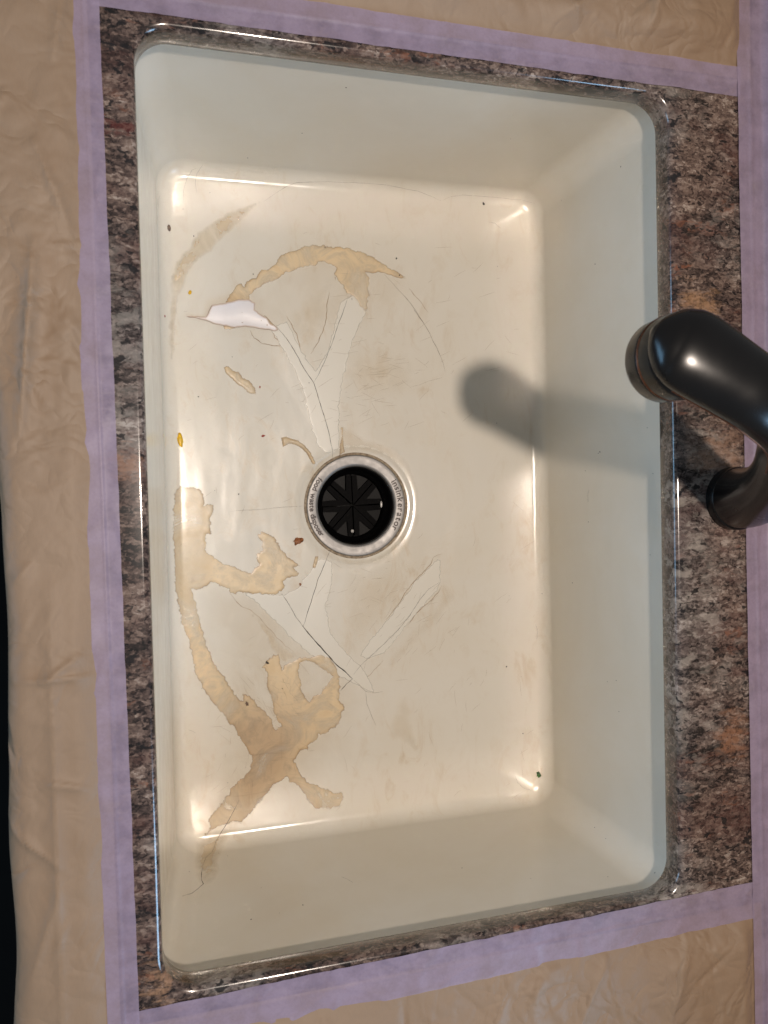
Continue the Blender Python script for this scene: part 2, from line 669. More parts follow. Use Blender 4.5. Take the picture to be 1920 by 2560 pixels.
def film(name, outer, holes=(), parent=None, thick=.0002, amp=3.0, freq=.05, step=3.0, grid=4.0, op=1.0, soft=0.0,
         bead=.00008, mat='film', seed=1.0, lift=None, worn=None, base=.00012, register=True, opfn=None):
    polys = [jag(resample(p, step), amp, freq, seed) for p in [outer] + list(holes)]
    P0 = polys[0]
    mn, mx = P0.min(0), P0.max(0)
    gx, gy = np.meshgrid(np.arange(mn[0], mx[0], grid), np.arange(mn[1], mx[1], grid))
    G = np.column_stack([gx.ravel(), gy.ravel()]).astype(float)
    rs = np.random.RandomState(int(seed * 100) % 1000)
    G += rs.uniform(-.3, .3, G.shape) * grid
    m = inside(G, P0)
    for h in polys[1:]:
        m &= ~inside(G, h)
    G = G[m]
    if len(G):
        d = seg_dist(G, polys)
        G = G[d > grid * .35]
    V2, E2 = [], []
    for p in polys:
        k = len(V2)
        V2 += [Vector(q) for q in p]
        E2 += [(k + i, k + (i + 1) % len(p)) for i in range(len(p))]
    V2 += [Vector(q) for q in G]
    ov, oe, of, *_ = delaunay_2d_cdt(V2, E2, [], 0, 1e-4)
    PV = np.array([tuple(v) for v in ov])
    cen = np.array([PV[list(f)].mean(0) for f in of])
    keep = inside(cen, P0)
    for h in polys[1:]:
        keep &= ~inside(cen, h)
    faces = [tuple(f) for f, k in zip(of, keep) if k]
    used = sorted({i for f in faces for i in f})
    remap = {u: i for i, u in enumerate(used)}
    PV = PV[used]
    faces = [tuple(remap[i] for i in f) for f in faces]
    D = seg_dist(PV, polys)
    verts = []
    for (x, y), d in zip(PV, D):
        p, n = hit(x, y, True)
        if p is None:
            p, n = Vector((0, 0, FLOOR_Z)), Vector((0, 0, 1))
        s = min(1, d / 5.0)
        h = base + thick * (s * s * (3 - 2 * s))
        h += bead * math.exp(-((d - 4.5) / 3.0) ** 2)
        h += thick * .28 * s * noise.noise(Vector((x * .06, y * .06, seed)))
        if lift:
            h += lift(x, y, d)
        verts.append(p + n * h)
    fv = np.array([tuple(v) for v in verts])
    a = fv[[f[0] for f in faces]]
    b = fv[[f[1] for f in faces]]
    c = fv[[f[2] for f in faces]]
    if np.cross(b - a, c - a)[:, 2].sum() < 0:
        faces = [f[::-1] for f in faces]
    base_p = parent if parent else empty_at(name)
    o = mesh_obj(name, local(base_p, fv) if parent else fv, faces, M[mat], parent)
    me = o.data
    for an, vals in (('edge', np.clip(D / 22.0, 0, 1)),
                     ('op', (np.clip(D / soft, 0, 1) if soft else np.ones(len(D))) * op * (np.array([opfn(x, y) for x, y in PV]) if opfn else 1)),
                     ('worn', np.array([worn(x, y) for x, y in PV]) if worn else np.zeros(len(D)))):
        at = me.attributes.new(an, 'FLOAT', 'POINT')
        at.data.foreach_set('value', np.asarray(vals, np.float32))
    if register:
        BVHS.append(BVHTree.FromPolygons([tuple(x) for x in fv], faces))
    return o


def empty_at(name):
    return None


def gauss(cx, cy, s):
    return lambda x, y: math.exp(-((x - cx) ** 2 + (y - cy) ** 2) / (2 * s * s))


def sm01(t):
    t = max(0, min(1, t))
    return t * t * (3 - 2 * t)


# ---- resin films, old glue left where the coating has peeled
A_OUT = tr(Z3, [(365, 515), (385, 480), (395, 465), (420, 440), (437, 398), (475, 385), (490, 405), (505, 375), (560, 350), (600, 300),
                (640, 295), (690, 262), (715, 215), (770, 185), (840, 165), (890, 140), (960, 136), (1040, 142), (1110, 150), (1180, 160),
                (1280, 192), (1370, 240), (1430, 280), (1490, 310), (1535, 345), (1540, 360), (1500, 352), (1440, 330), (1380, 318),
                (1300, 312), (1280, 310), (1305, 340), (1300, 400), (1300, 500), (1290, 550), (1275, 572), (1240, 530), (1200, 470),
                (1160, 450), (1110, 370), (1098, 345), (1085, 370), (1075, 350), (1085, 290), (1060, 268), (1010, 248), (970, 245),
                (955, 270), (900, 275), (830, 295), (760, 320), (720, 350), (660, 375), (610, 400), (560, 430), (540, 460), (520, 500),
                (460, 505), (400, 518)])
tabx, taby = tr(Z3, [(1225, 455)])[0]
gt = gauss(tabx, taby, 34)
a = film('resin_patch', A_OUT, parent=sink, amp=3.6, freq=.075, seed=1.3, lift=lambda x, y, d: .0016 * gt(x, y))
a['label'] = 'arched amber resin patch with a lifted tab above the drain'

F_OUT = (tr(Z5, [(160, 100), (200, 60), (280, 65), (360, 80), (430, 105), (450, 160), (455, 260), (500, 245), (555, 255), (560, 340),
                 (530, 380), (525, 560), (490, 570), (480, 660), (470, 720), (520, 770), (580, 810), (640, 860), (720, 885), (800, 905),
                 (870, 940), (950, 970), (970, 900), (1020, 890), (1010, 830), (1000, 780), (1060, 730), (1060, 660), (1020, 600),
                 (1020, 560), (1045, 535), (1120, 550), (1180, 590), (1220, 650), (1260, 720), (1320, 790), (1400, 850), (1450, 890),
                 (1400, 910), (1385, 920), (1440, 970), (1430, 1000), (1380, 1005), (1310, 1030), (1270, 1050), (1300, 1100),
                 (1290, 1130), (1240, 1170), (1150, 1190), (1050, 1185), (940, 1180), (820, 1150), (780, 1190), (720, 1170),
                 (680, 1120), (600, 1080), (540, 1050), (480, 1100), (400, 1130), (370, 1140), (320, 1130), (345, 1190), (370, 1240),
                 (385, 1310), (400, 1400), (430, 1520), (460, 1590), (480, 1700), (520, 1790), (560, 1890), (610, 1970), (680, 2060)])
         + tr(Z4, [(520, 340), (550, 400), (590, 440), (612, 445), (610, 390), (640, 400), (690, 440), (740, 490), (800, 550), (830, 610),
                   (850, 660), (890, 640), (900, 635), (870, 590), (840, 530), (830, 480), (820, 420), (795, 370), (790, 310), (790, 250),
                   (770, 210), (750, 205), (790, 150), (825, 130), (830, 95), (855, 110), (880, 100), (890, 160), (905, 215), (950, 165),
                   (1000, 145), (1050, 125), (1110, 130), (1160, 115), (1200, 108), (1240, 120), (1280, 160), (1310, 210), (1330, 270),
                   (1335, 340), (1330, 390), (1330, 440), (1365, 505), (1345, 570), (1330, 620), (1280, 660), (1230, 690), (1180, 700),
                   (1160, 740), (1100, 770), (1090, 810), (1030, 830), (1010, 880), (1000, 900), (1015, 940), (1050, 1010), (1110, 1060),
                   (1180, 1080), (1240, 1110), (1290, 1130), (1350, 1130), (1355, 1170), (1340, 1230), (1290, 1240), (1250, 1265),
                   (1200, 1240), (1160, 1250), (1120, 1220), (1085, 1180), (1055, 1120), (1020, 1080), (960, 1050), (945, 1010),
                   (900, 1040), (840, 1080), (800, 1130), (750, 1190), (700, 1250), (650, 1310), (600, 1360), (560, 1340), (520, 1360),
                   (440, 1380), (380, 1420), (330, 1460), (280, 1490), (350, 1420), (370, 1390), (350, 1340), (390, 1280), (440, 1220),
                   (480, 1170), (520, 1110), (570, 1050), (620, 1010), (660, 970), (680, 910), (680, 860), (640, 800), (600, 730),
                   (550, 660), (480, 580), (430, 510), (370, 450), (330, 380), (290, 310), (250, 210), (240, 140), (225, 60), (215, 0)])
         + tr(Z5, [(250, 1580), (220, 1480), (200, 1350), (180, 1250), (160, 1150), (150, 1050), (150, 950), (140, 800), (140, 650),
                   (130, 500), (130, 350), (140, 200)]))
F_HOLE = tr(Z4, [(1030, 180), (1060, 155), (1100, 155), (1150, 180), (1200, 215), (1250, 250), (1275, 275), (1250, 320), (1215, 360),
                 (1170, 400), (1130, 420), (1105, 460), (1080, 430), (1060, 390), (1040, 320), (1025, 250)])
wx, wy = tr(Z4, [(740, 740)])[0]
g1 = gauss(wx, wy, 75)
wx2, wy2 = tr(Z4, [(700, 980)])[0]
g2 = gauss(wx2, wy2, 60)


def opF(x, y):
    # thinner on the fillet and wall at the front of the sink and at the far tail
    a = .60 + .40 * sm01((x - 490) / 60 + max(0, (y - 1480) / 120))
    b = 1 - .45 * sm01((y - 1950) / 80)
    return a * b


f = film('resin_patch', F_OUT, [F_HOLE], parent=sink, amp=4.2, freq=.075, step=2.2, seed=4.1, grid=4.5,
         worn=lambda x, y: min(1, g1(x, y) + .8 * g2(x, y)), opfn=opF)
f['label'] = 'large branching amber resin patch scratched where its arms cross'

film('resin_patch', tr(R3, [(965, 480), (985, 475), (1010, 495), (1035, 500), (1050, 525), (1085, 545), (1105, 575), (1108, 600), (1090, 598),
                            (1070, 590), (1050, 570), (1025, 555), (1000, 530), (975, 505)]), parent=sink, amp=2.5, seed=7.7, thick=.0006,
     grid=3, step=2)
# sliver poking out under the white flake
film('resin_patch', tr(Z3, [(620, 590), (640, 600), (665, 628), (690, 655), (710, 670), (716, 690), (690, 690), (660, 660), (635, 625)]),
     parent=sink, amp=1.0, seed=2.2, grid=3, step=2)
film('resin_patch', tr(Z3, [(355, 650), (420, 660), (470, 668), (400, 685), (368, 684)]), parent=sink, amp=1, seed=2.9, grid=3, step=2)
# small beads of glue near the drain
film('resin_bead', tr(R3, [(1213, 785), (1235, 780), (1262, 790), (1290, 798), (1318, 818), (1340, 845), (1355, 872), (1366, 900), (1352, 902),
                           (1340, 880), (1322, 850), (1300, 830), (1270, 815), (1245, 812), (1222, 828)]), parent=sink, amp=1.5, seed=9.2,
     thick=.0016, grid=2.5, step=2)
film('resin_bead', tr(R3, [(1472, 738), (1484, 740), (1482, 780), (1486, 820), (1490, 846), (1466, 862), (1468, 810), (1476, 775)]), parent=sink,
     amp=1.2, seed=3.6, thick=.0010, grid=2.5, step=2)
film('resin_bead', tr(R5, [(1362, 190), (1376, 192), (1370, 222), (1362, 246), (1350, 240), (1356, 212)]), parent=sink, amp=.8, seed=5.6,
     thick=.0010, grid=2.5, step=2)

# faint, thin stains
def stain(pts, op, soft, seed, amp=4, holes=(), **k):
    return film('stain', pts, holes, parent=sink, amp=amp, seed=seed, thick=.00004, bead=0, base=.00005, op=op, soft=soft, grid=6, register=False, **k)


stain(tr(DS, [(420, 1250), (520, 1240), (640, 1290), (700, 1360), (770, 1420), (790, 1520), (760, 1640), (680, 1700), (560, 1740), (470, 1790),
              (440, 1700), (470, 1600), (470, 1480), (430, 1360)]), .16, 70, 7.3, amp=10)
stain(tr(DS, [(480, 620), (560, 540), (700, 505), (840, 540), (920, 620), (860, 680), (760, 720), (640, 740), (520, 740), (450, 720)]), .10, 60, 7.9, amp=10)
stain(tr(DS, [(575, 425), (545, 455), (520, 480), (490, 505), (455, 545), (430, 560), (410, 585), (400, 610), (385, 650), (380, 700), (376, 780),
              (366, 780), (364, 700), (368, 640), (368, 600), (380, 565), (408, 530), (425, 505), (455, 480), (490, 460), (530, 445)]), .42, 9, 1.9)
stain(tr(Z3, [(1075, 350), (1045, 430), (1030, 520), (1025, 600), (1005, 680), (985, 740), (960, 790), (930, 840), (908, 890), (880, 850), (860, 800),
              (835, 720), (800, 630), (770, 595), (800, 560), (860, 520), (920, 470), (980, 420), (1040, 370)]), .16, 25, 2.4)
stain(tr(Z5, [(740, 1190), (850, 1310), (940, 1350), (1040, 1430), (1120, 1540), (1200, 1620), (1300, 1720), (1390, 1780), (1440, 1830), (1300, 1900),
              (1260, 1880), (1180, 1780), (1120, 1680), (1060, 1560), (980, 1440), (880, 1350), (800, 1290)]), .25, 8, 3.1)
stain(tr(Z4, [(270, 1490), (250, 1650), (270, 1780), (330, 1830), (420, 1780), (450, 1700), (440, 1600), (490, 1500), (560, 1380), (430, 1400),
              (330, 1460)]), .62, 26, 3.8)
stain(tr(DS, [(740, 770), (780, 745), (830, 745), (880, 760), (900, 800), (880, 850), (820, 870), (770, 870), (745, 840), (735, 800)]), .26, 70, 4.4, amp=10)
stain(tr(DS, [(735, 915), (790, 945), (850, 965), (885, 1000), (905, 1060), (905, 1130), (880, 1190), (820, 1220), (760, 1225), (700, 1200), (672, 1150),
              (655, 1090), (662, 1030), (682, 990), (710, 970)]), .20, 14, 4.9, amp=3,
      holes=[[(900.5 + 130 * math.cos(i * math.pi / 24), 1264 + 130 * math.sin(i * math.pi / 24)) for i in range(48)]])
stain(tr(DS, [(750, 1230), (850, 1225), (930, 1200), (900, 1245), (860, 1300), (820, 1350), (770, 1410), (745, 1420), (735, 1380), (730, 1300)]), .14, 40, 5.5, amp=8)
stain(tr(DS, [(960, 1250), (940, 1310), (890, 1360), (850, 1410), (830, 1440), (850, 1440), (900, 1390), (950, 1340), (985, 1290)]), .16, 18, 6.1, amp=4)
stain(tr(DS, [(855, 1520), (880, 1495), (890, 1560), (910, 1640), (870, 1600), (840, 1590)]), .12, 14, 6.6)


# strips of newer off-white coating brushed along the cracks
def strip(pts, seed, op=1.0):
    o = film('coating_strip', pts, parent=sink, amp=4.0, freq=.06, seed=seed, thick=.00005, bead=.00003, base=.00010, op=op, soft=7, grid=5,
             mat='newcoat')
    return o


strip(tr(DS, [(585, 712), (620, 690), (642, 738), (668, 785), (684, 800), (705, 760), (722, 700), (735, 650), (755, 640), (790, 600), (800, 640),
              (785, 690), (762, 740), (748, 790), (736, 850), (732, 915), (736, 974), (705, 982), (684, 960), (668, 905), (655, 850), (635, 800),
              (608, 752)]), 8.2)
strip(tr(DS, [(722, 1212), (716, 1260), (705, 1320), (715, 1370), (760, 1420), (790, 1450), (810, 1500), (790, 1490), (760, 1475), (735, 1465), (700, 1440),
              (640, 1390), (590, 1340), (545, 1295), (520, 1280), (560, 1280), (610, 1285), (640, 1270), (665, 1240), (690, 1206)]), 8.7)
strip(tr(R6, [(240, 190), (245, 300), (230, 340), (140, 440), (50, 560), (0, 610), (-70, 640), (-110, 620), (-60, 550), (10, 465), (60, 400), (135, 295),
              (205, 225)]), 9.4)

# ------------------------------------------------------------------ cracks
def line_on_sink(pts, r, mat, name, parent, jit=1.2, step=4.0, taper=True, lift=0.0, seed=0.0, first=False, arch=0.0):
    P = resample(pts, step, False)
    Q = []
    for i, p in enumerate(P):
        v = Vector((p[0] * .045, p[1] * .045, seed))
        d = noise.noise_vector(v) * jit + noise.noise_vector(v * 4) * jit * .4
        Q.append((p[0] + d.x, p[1] + d.y))
    pos, nor = [], []
    for q in Q:
        p, n = hit(*q, first)
        if p is None:
            continue
        pos.append(p)
        nor.append(n)
    m = len(pos)
    if m < 2:
        return None
    V, Fc = [], []
    K = 5
    for i in range(m):
        t = (pos[min(i + 1, m - 1)] - pos[max(i - 1, 0)]).normalized()
        n = nor[i]
        b = t.cross(n).normalized()
        s = i / (m - 1)
        w = r * (.75 + .5 * noise.noise(Vector((i * .35, seed, 3.0))))
        if taper:
            w *= min(1, .35 + 4 * min(s, 1 - s))
        up = lift + arch * math.sin(math.pi * s)
        for k in range(K):
            a = 2 * math.pi * k / K
            V.append(pos[i] + b * (w * math.cos(a)) + n * (w * .5 * math.sin(a) + up))
    for i in range(m - 1):
        for k in range(K):
            k2 = (k + 1) % K
            Fc.append((i * K + k, i * K + k2, (i + 1) * K + k2, (i + 1) * K + k))
    V = np.array([tuple(v) for v in V])
    return mesh_obj(name, local(parent, V) if parent else V, Fc, M[mat], parent)


CR = [(tr(Z3, [(705, 665), (770, 745), (820, 820), (857, 895), (900, 965), (945, 1030)]) + tr(R3, [(1375, 610), (1400, 690), (1420, 760), (1435, 830), (1438, 878)]), .00030, 'crack'),
      (tr(Z3, [(1168, 465), (1145, 540), (1105, 650), (1060, 780), (1013, 900), (945, 1030)]), .00024, 'crack'),
      (tr(Z3, [(1400, 325), (1470, 400), (1540, 475), (1600, 550), (1660, 650)]) + tr(R4, [(130, 230), (190, 320), (230, 400), (255, 460), (265, 500)]), .00022, 'crack_pale'),
      (tr(R5, [(1425, 170), (1400, 230), (1375, 290), (1350, 370), (1330, 430), (1310, 495)]), .00030, 'crack'),
      (tr(R5, [(1215, 350), (1250, 400), (1280, 455), (1310, 495)]), .00022, 'crack'),
      (tr(R5, [(1305, 490), (1350, 545), (1400, 600), (1440, 645), (1490, 690), (1525, 722)]), .00062, 'crack'),
      (tr(R5, [(1525, 720), (1495, 745), (1468, 775)]), .00030, 'crack'),
      (tr(R5, [(1525, 705), (1560, 660), (1610, 615), (1659, 570)]) + tr(R6, [(60, 510), (110, 450), (150, 385), (190, 335), (240, 305)]), .00020, 'crack'),
      (tr(R5, [(1528, 725), (1550, 745), (1580, 775), (1620, 782), (1655, 776)]), .00020, 'crack_pale'),
      (tr(R5, [(1580, 775), (1585, 830), (1605, 880), (1625, 925)]), .00018, 'crack_pale'),
      (tr(Z4, [(585, 1185), (560, 1240), (520, 1310), (480, 1380), (445, 1440), (415, 1490), (400, 1540), (385, 1570), (340, 1610), (320, 1670), (307, 1730),
               (310, 1780), (322, 1805), (280, 1840), (240, 1875), (165, 1895)]), .00030, 'crack'),
      (tr(Z5, [(720, 325), (960, 310), (1200, 290), (1510, 268)]), .00014, 'crack_pale'),
      (tr(R1, [(1140, 870), (1190, 835), (1240, 805), (1280, 790), (1340, 785), (1450, 787), (1560, 790), (1659, 797)]) + tr(R2, [(80, 812), (160, 830), (210, 850), (245, 868)]), .00016, 'crack_pale'),
      (tr(R2, [(255, 865), (290, 848), (340, 842), (420, 848), (500, 855), (600, 865), (650, 880)]), .00013, 'crack_pale'),
      (tr(Z3, [(860, 150), (960, 137), (1110, 150), (1180, 162), (1280, 194)]), .00014, 'rustline')]
for i, (p, r, m) in enumerate(CR[:-1]):
    line_on_sink(p, r * 1.25, m, 'crack', sink, seed=i * 3.3)

# hairline scuffs worn into the enamel: nobody could count them
def scuffs():
    V, Fc = [], []
    rs = random.Random(5)
    spots = [(800, 830, 70, 60, .2, 90), (880, 1330, 60, 70, .9, 40), (760, 1260, 60, 50, .3, 30), (950, 700, 120, 120, .2, 30),
             (1010, 1500, 120, 200, 1.2, 40), (560, 900, 120, 200, .6, 30), (600, 1560, 60, 50, 2.3, 60), (560, 1650, 60, 50, .8, 40)]
    for cx, cy, sx, sy, an, cnt in spots:
        for _ in range(cnt):
            x, y = rs.gauss(cx, sx) * 1.1573, rs.gauss(cy, sy) * 1.1573
            a_ = -an + rs.gauss(0, .45)
            ln = rs.uniform(8, 46)
            pts = [(x + math.cos(a_) * ln * t + 2.5 * math.sin(t * 3 + x) * t, y + math.sin(a_) * ln * t) for t in (0, .25, .5, .75, 1)]
            hs = [hit(*p) for p in pts]
            if any(h[0] is None or h[0].z > -.19 or (h[0].xy - Vector((DRX, DRY))).length < .067 for h in hs):
                continue
            k = len(V)
            for i, (p, n) in enumerate(hs):
                t = (hs[min(i + 1, 4)][0] - hs[max(i - 1, 0)][0]).normalized()
                b = t.cross(n).normalized() * (.00011 * math.sin(math.pi * (.12 + .76 * i / 4)))
                V += [tuple(p + b + n * .00003), tuple(p + n * .00008), tuple(p - b + n * .00003)]
            for i in range(4):
                a0 = k + i * 3
                Fc += [(a0, a0 + 1, a0 + 4, a0 + 3), (a0 + 1, a0 + 2, a0 + 5, a0 + 4)]
    o = mesh_obj('scuff_marks', local(sink, np.array(V)), Fc, M['scuff'], sink)
    o['kind'] = 'stuff'


scuffs()

# brown tide lines where the old coating ends
TL = [tr(Z3, [(530, 690), (560, 740), (620, 775), (680, 790), (745, 785)]), tr(Z3, [(675, 700), (700, 740), (748, 785), (800, 820), (850, 830)]),
      tr(Z3, [(770, 595), (800, 650), (835, 720), (855, 780), (858, 825)]), tr(Z3, [(1050, 440), (1030, 520), (1025, 600), (1005, 690), (970, 770), (925, 840)]),
      tr(R6, [(245, 180), (215, 195), (205, 225), (170, 260), (135, 295), (100, 340), (60, 400), (10, 465)]),
      tr(R6, [(250, 315), (235, 345), (190, 395), (140, 440), (100, 490)]),
      tr(Z5, [(720, 1180), (850, 1310), (940, 1350), (1040, 1430), (1120, 1540), (1200, 1620), (1300, 1720), (1390, 1780)]),
      tr(R4, [(105, 140), (140, 175), (165, 205), (190, 245)]),
      tr(R3, [(1490, 470), (1470, 520), (1455, 600), (1450, 680), (1465, 735)]),
      tr(Z4, [(1500, 340), (1540, 270), (1600, 210), (1655, 150)])]
for i, p in enumerate(TL):
    line_on_sink(p, .00042 if i not in (6, 7, 8, 9) else .00028, 'rustline', 'tide_line', sink, jit=3.0, seed=20 + i, first=True)

# ------------------------------------------------------------------ white loose flake
FL = tr(Z3, [(118, 600), (180, 600), (245, 604), (262, 575), (278, 535), (340, 525), (420, 512), (450, 500), (520, 503), (558, 520), (556, 560),
             (600, 590), (640, 615), (665, 650), (700, 665), (710, 685), (695, 697), (650, 685), (590, 680), (500, 665), (430, 672), (370, 662),
             (300, 650), (240, 625), (180, 612), (130, 608)])
fy = tr(Z3, [(0, 650)])[0][1]


def fl_lift(x, y, d):
    s = max(0, (fy - y)) / 55.0
    return .0010 +   .0065 * s * s + .0007 * math.sin(x * .06) * s + .0006 * math.exp(-d / 3)


fo = film('coating_flake', FL, amp=1.3, seed=11.0, thick=.0002, bead=0, grid=3, step=2.0, mat='flake', lift=fl_lift)
sm = fo.modifiers.new('thickness', 'SOLIDIFY')
sm.thickness = .0005
tag(fo, 'curled white coating flake lying on the sink floor left of the Y-shaped crack', 'flake')


# ------------------------------------------------------------------ drain: flange, throat, rubber splash guard
drain = empty('garbage_disposal', (DRX, DRY, ZF - .0020))
tag(drain, 'steel drain flange with black rubber splash guard set in the sink floor', 'drain')


def lathe(profile, n=128):
    rings = []
    for r, z in profile:
        a = np.linspace(0, 2 * math.pi, n, endpoint=False)
        rings.append(np.column_stack([r * np.cos(a), r * np.sin(a), np.full(n, z)]))
    return loft(rings)


v, fcs = lathe([(.0563, -.0015), (.0565, .0004), (.0561, .0012), (.0553, .0015), (.0520, .0013), (.0470, .0010), (.0445, .0005), (.0438, -.0008),
                (.0435, -.0030), (.0434, -.010)])
gv, gf = lathe([(.0592, .0002), (.0580, .0007), (.0568, .0008), (.0562, .0)])
mesh_obj('sealant_line', gv, gf, M['grime'], drain)
flange = mesh_obj('flange', v, fcs, M['steel'], drain)
v, fcs = lathe([(.0432, -.011), (.0430, -.020), (.0425, -.045), (.0422, -.085), (.001, -.086)])
mesh_obj('throat', v, fcs, M['rubber_dark'], drain)
v, fcs = lathe([(.0433, -.0040), (.0424, -.0042), (.0412, -.0060), (.0403, -.0095), (.0388, -.0130), (.0368, -.0150), (.0357, -.0165), (.0352, -.020)])
guard = mesh_obj('splash_guard', v, fcs, M['rubber'], drain)


def flap_mesh():
    # one 45 degree wedge: lower web with a raised rib along each slit
    V, Fc = [], []
    hw = .0006
    R0 = .0354
    def prism(poly, z0, z1):
        k = len(V)
        n = len(poly)
        for x, y in poly:
            V.append((x, y, z1))
        for x, y in poly:
            V.append((x * 1.0, y, z0))
        Fc.append(tuple(range(k, k + n)))
        for i in range(n):
            j = (i + 1) % n
            Fc.append((k + i, k + n + i, k + n + j, k + j))
    h = math.pi / 8
    def pt(r, a, off=0):
        # polar point pushed off the slit by hw
        return (r * math.cos(a) - off * math.sin(a), r * math.sin(a) + off * math.cos(a))
    arc = [(R0 * math.cos(t), R0 * math.sin(t)) for t in np.linspace(-h + .02, h - .02, 9)]
    web = [pt(.0022, -h, hw)] + arc + [pt(.0022, h, -hw)]
    prism(web, -.0300, -.0285)
    rw = .0062
    # raised ribs: parallel bands beside each slit, meeting towards the centre
    tip = (.0205, 0.0)
    up = [pt(.0018, h, -hw), pt(.0180, 0, 0), pt(.0345, h, -rw), pt(.0345, h, -hw)]
    lo = [pt(.0018, -h, hw), pt(.0345, -h, hw), pt(.0345, -h, rw), pt(.0180, 0, 0)]
    prism([lo[0], lo[1], lo[2], lo[3], up[2], up[3], up[0]], -.0264, -.0236)
    me = bpy.data.meshes.new('flap')
    me.from_pydata(V, [], Fc)
    me.update()
    me.materials.append(M['rubber'])
    me.materials.append(M['rubber_dark'])
    nweb = 1 + len(web)
    for i, p in enumerate(me.polygons):
        p.material_index = 1 if i < nweb else 0
    return me


fm = flap_mesh()
for i in range(8):
    o = bpy.data.objects.new('flap', fm)
    COL.objects.link(o)
    o.parent = guard
    o.rotation_euler = (random.uniform(-.02, .02), random.uniform(-.02, .02), math.radians(22.5 + 45 * i + 1.5))
    o.location = (-.0005, 0, .0065 + random.uniform(-.0006, .0004))


def text_mesh(ch, size, depth=.0002):
    cu = bpy.data.curves.new('t', 'FONT')
    cu.body = ch
    cu.size = size
    cu.extrude = depth
    cu.offset = size * .018
    cu.align_x = 'CENTER'
    ob = bpy.data.objects.new('t', cu)
    COL.objects.link(ob)
    dg = bpy.context.evaluated_depsgraph_get()
    dg.update()
    me = ob.evaluated_get(dg).to_mesh()
    vs = np.array([tuple(x.co) for x in me.vertices])
    fs = [tuple(p.vertices) for p in me.polygons]
    bpy.data.objects.remove(ob)
    bpy.data.curves.remove(cu)
    return vs, fs


def ring_text(word, radius, a0, a1, size, outward, zf, mat, name, parent):
    """letters set one after another round a circle; a0 in degrees where the first one starts"""
    V, Fc = [], []
    a = math.radians(a0)
    sgn = -1 if outward else 1
    tot = sum(size * .36 if ch == ' ' else np.ptp(text_mesh(ch, size)[0][:, 0]) for ch in word)
    gap = (abs(math.radians(a1 - a0)) * radius - tot) / (2 * len(word.replace(' ', '')))
    for ch in word:
        if ch == ' ':
            a += sgn * size * .36 / radius
            continue
        vs, fs = text_mesh(ch, size)
        w = (vs[:, 0].max() - vs[:, 0].min())
        cx = (vs[:, 0].max() + vs[:, 0].min()) / 2
        a += sgn * (w / 2 + gap) / radius
        k = len(V)
        for x, y, z in vs:
            x -= cx
            if outward:
                rr = radius + y
                an = a - x / radius
            else:
                rr = radius - y
                an = a + x / radius
            V.append((rr * math.cos(an), rr * math.sin(an), zf(rr) + z))
        Fc += [tuple(k + i for i in q) for q in fs]
        a += sgn * (w / 2 + gap) / radius
    return mesh_obj(name, V, Fc, M[mat], parent, smooth=False)


def flange_z(r):
    rs = [.0438, .0445, .0470, .0520, .0553, .0561]
    zs = [-.0008, .0005, .0010, .0013, .0015, .0012]
    return float(np.interp(r, rs, zs)) + .00015


ring_text('insinkerator', .0478, 33, -35, .0098, True, flange_z, 'ink', 'lettering', flange)
ring_text('food waste disposer', .0533, 142, 219, .0086, False, flange_z, 'ink', 'lettering', flange)


# ------------------------------------------------------------------ faucet
faucet = empty('faucet', (.2925, 0.0, TOP))
tag(faucet, 'dark bronze kitchen faucet on the granite, spout swung over the sink edge', 'faucet')


def sweep(spine, name, mat, parent, K=48, sub=8, cap=True):
    pts = [Vector(p[:3]) for p in spine]
    rad = [p[3:] for p in spine]
    C, Rr = [], []
    n = len(pts)
    for i in range(n - 1):
        p0, p1, p2, p3 = pts[max(i - 1, 0)], pts[i], pts[i + 1], pts[min(i + 2, n - 1)]
        r0, r1, r2, r3 = [np.array(rad[j]) for j in (max(i - 1, 0), i, i + 1, min(i + 2, n - 1))]
        for s in range(sub):
            t = s / sub
            t2, t3 = t * t, t * t * t
            cr = lambda a, b, c, d: .5 * ((2 * b) + (c - a) * t + (2 * a - 5 * b + 4 * c - d) * t2 + (3 * b - a - 3 * c + d) * t3)
            C.append(cr(p0, p1, p2, p3))
            Rr.append(cr(r0, r1, r2, r3))
    C.append(pts[-1])
    Rr.append(np.array(rad[-1]))
    V, Fc = [], []
    m = len(C)
    side = None
    for i in range(m):
        t = (C[min(i + 1, m - 1)] - C[max(i - 1, 0)]).normalized()
        if side is None:
            side = Vector((.6, 1, 0)).normalized()
        side = (side - t * side.dot(t)).normalized()
        up = t.cross(side)
        for k in range(K):
            a = 2 * math.pi * k / K
            V.append(C[i] + side * (Rr[i][0] * math.cos(a)) + up * (Rr[i][1] * math.sin(a)))
    for i in range(m - 1):
        for k in range(K):
            k2 = (k + 1) % K
            Fc.append((i * K + k, i * K + k2, (i + 1) * K + k2, (i + 1) * K + k))
    if cap:
        Fc.append(tuple(range(K))[::-1])
        Fc.append(tuple((m - 1) * K + k for k in range(K)))
    V = np.array([tuple(v) for v in V])
    return mesh_obj(name, local(parent, V), Fc, M[mat], parent)


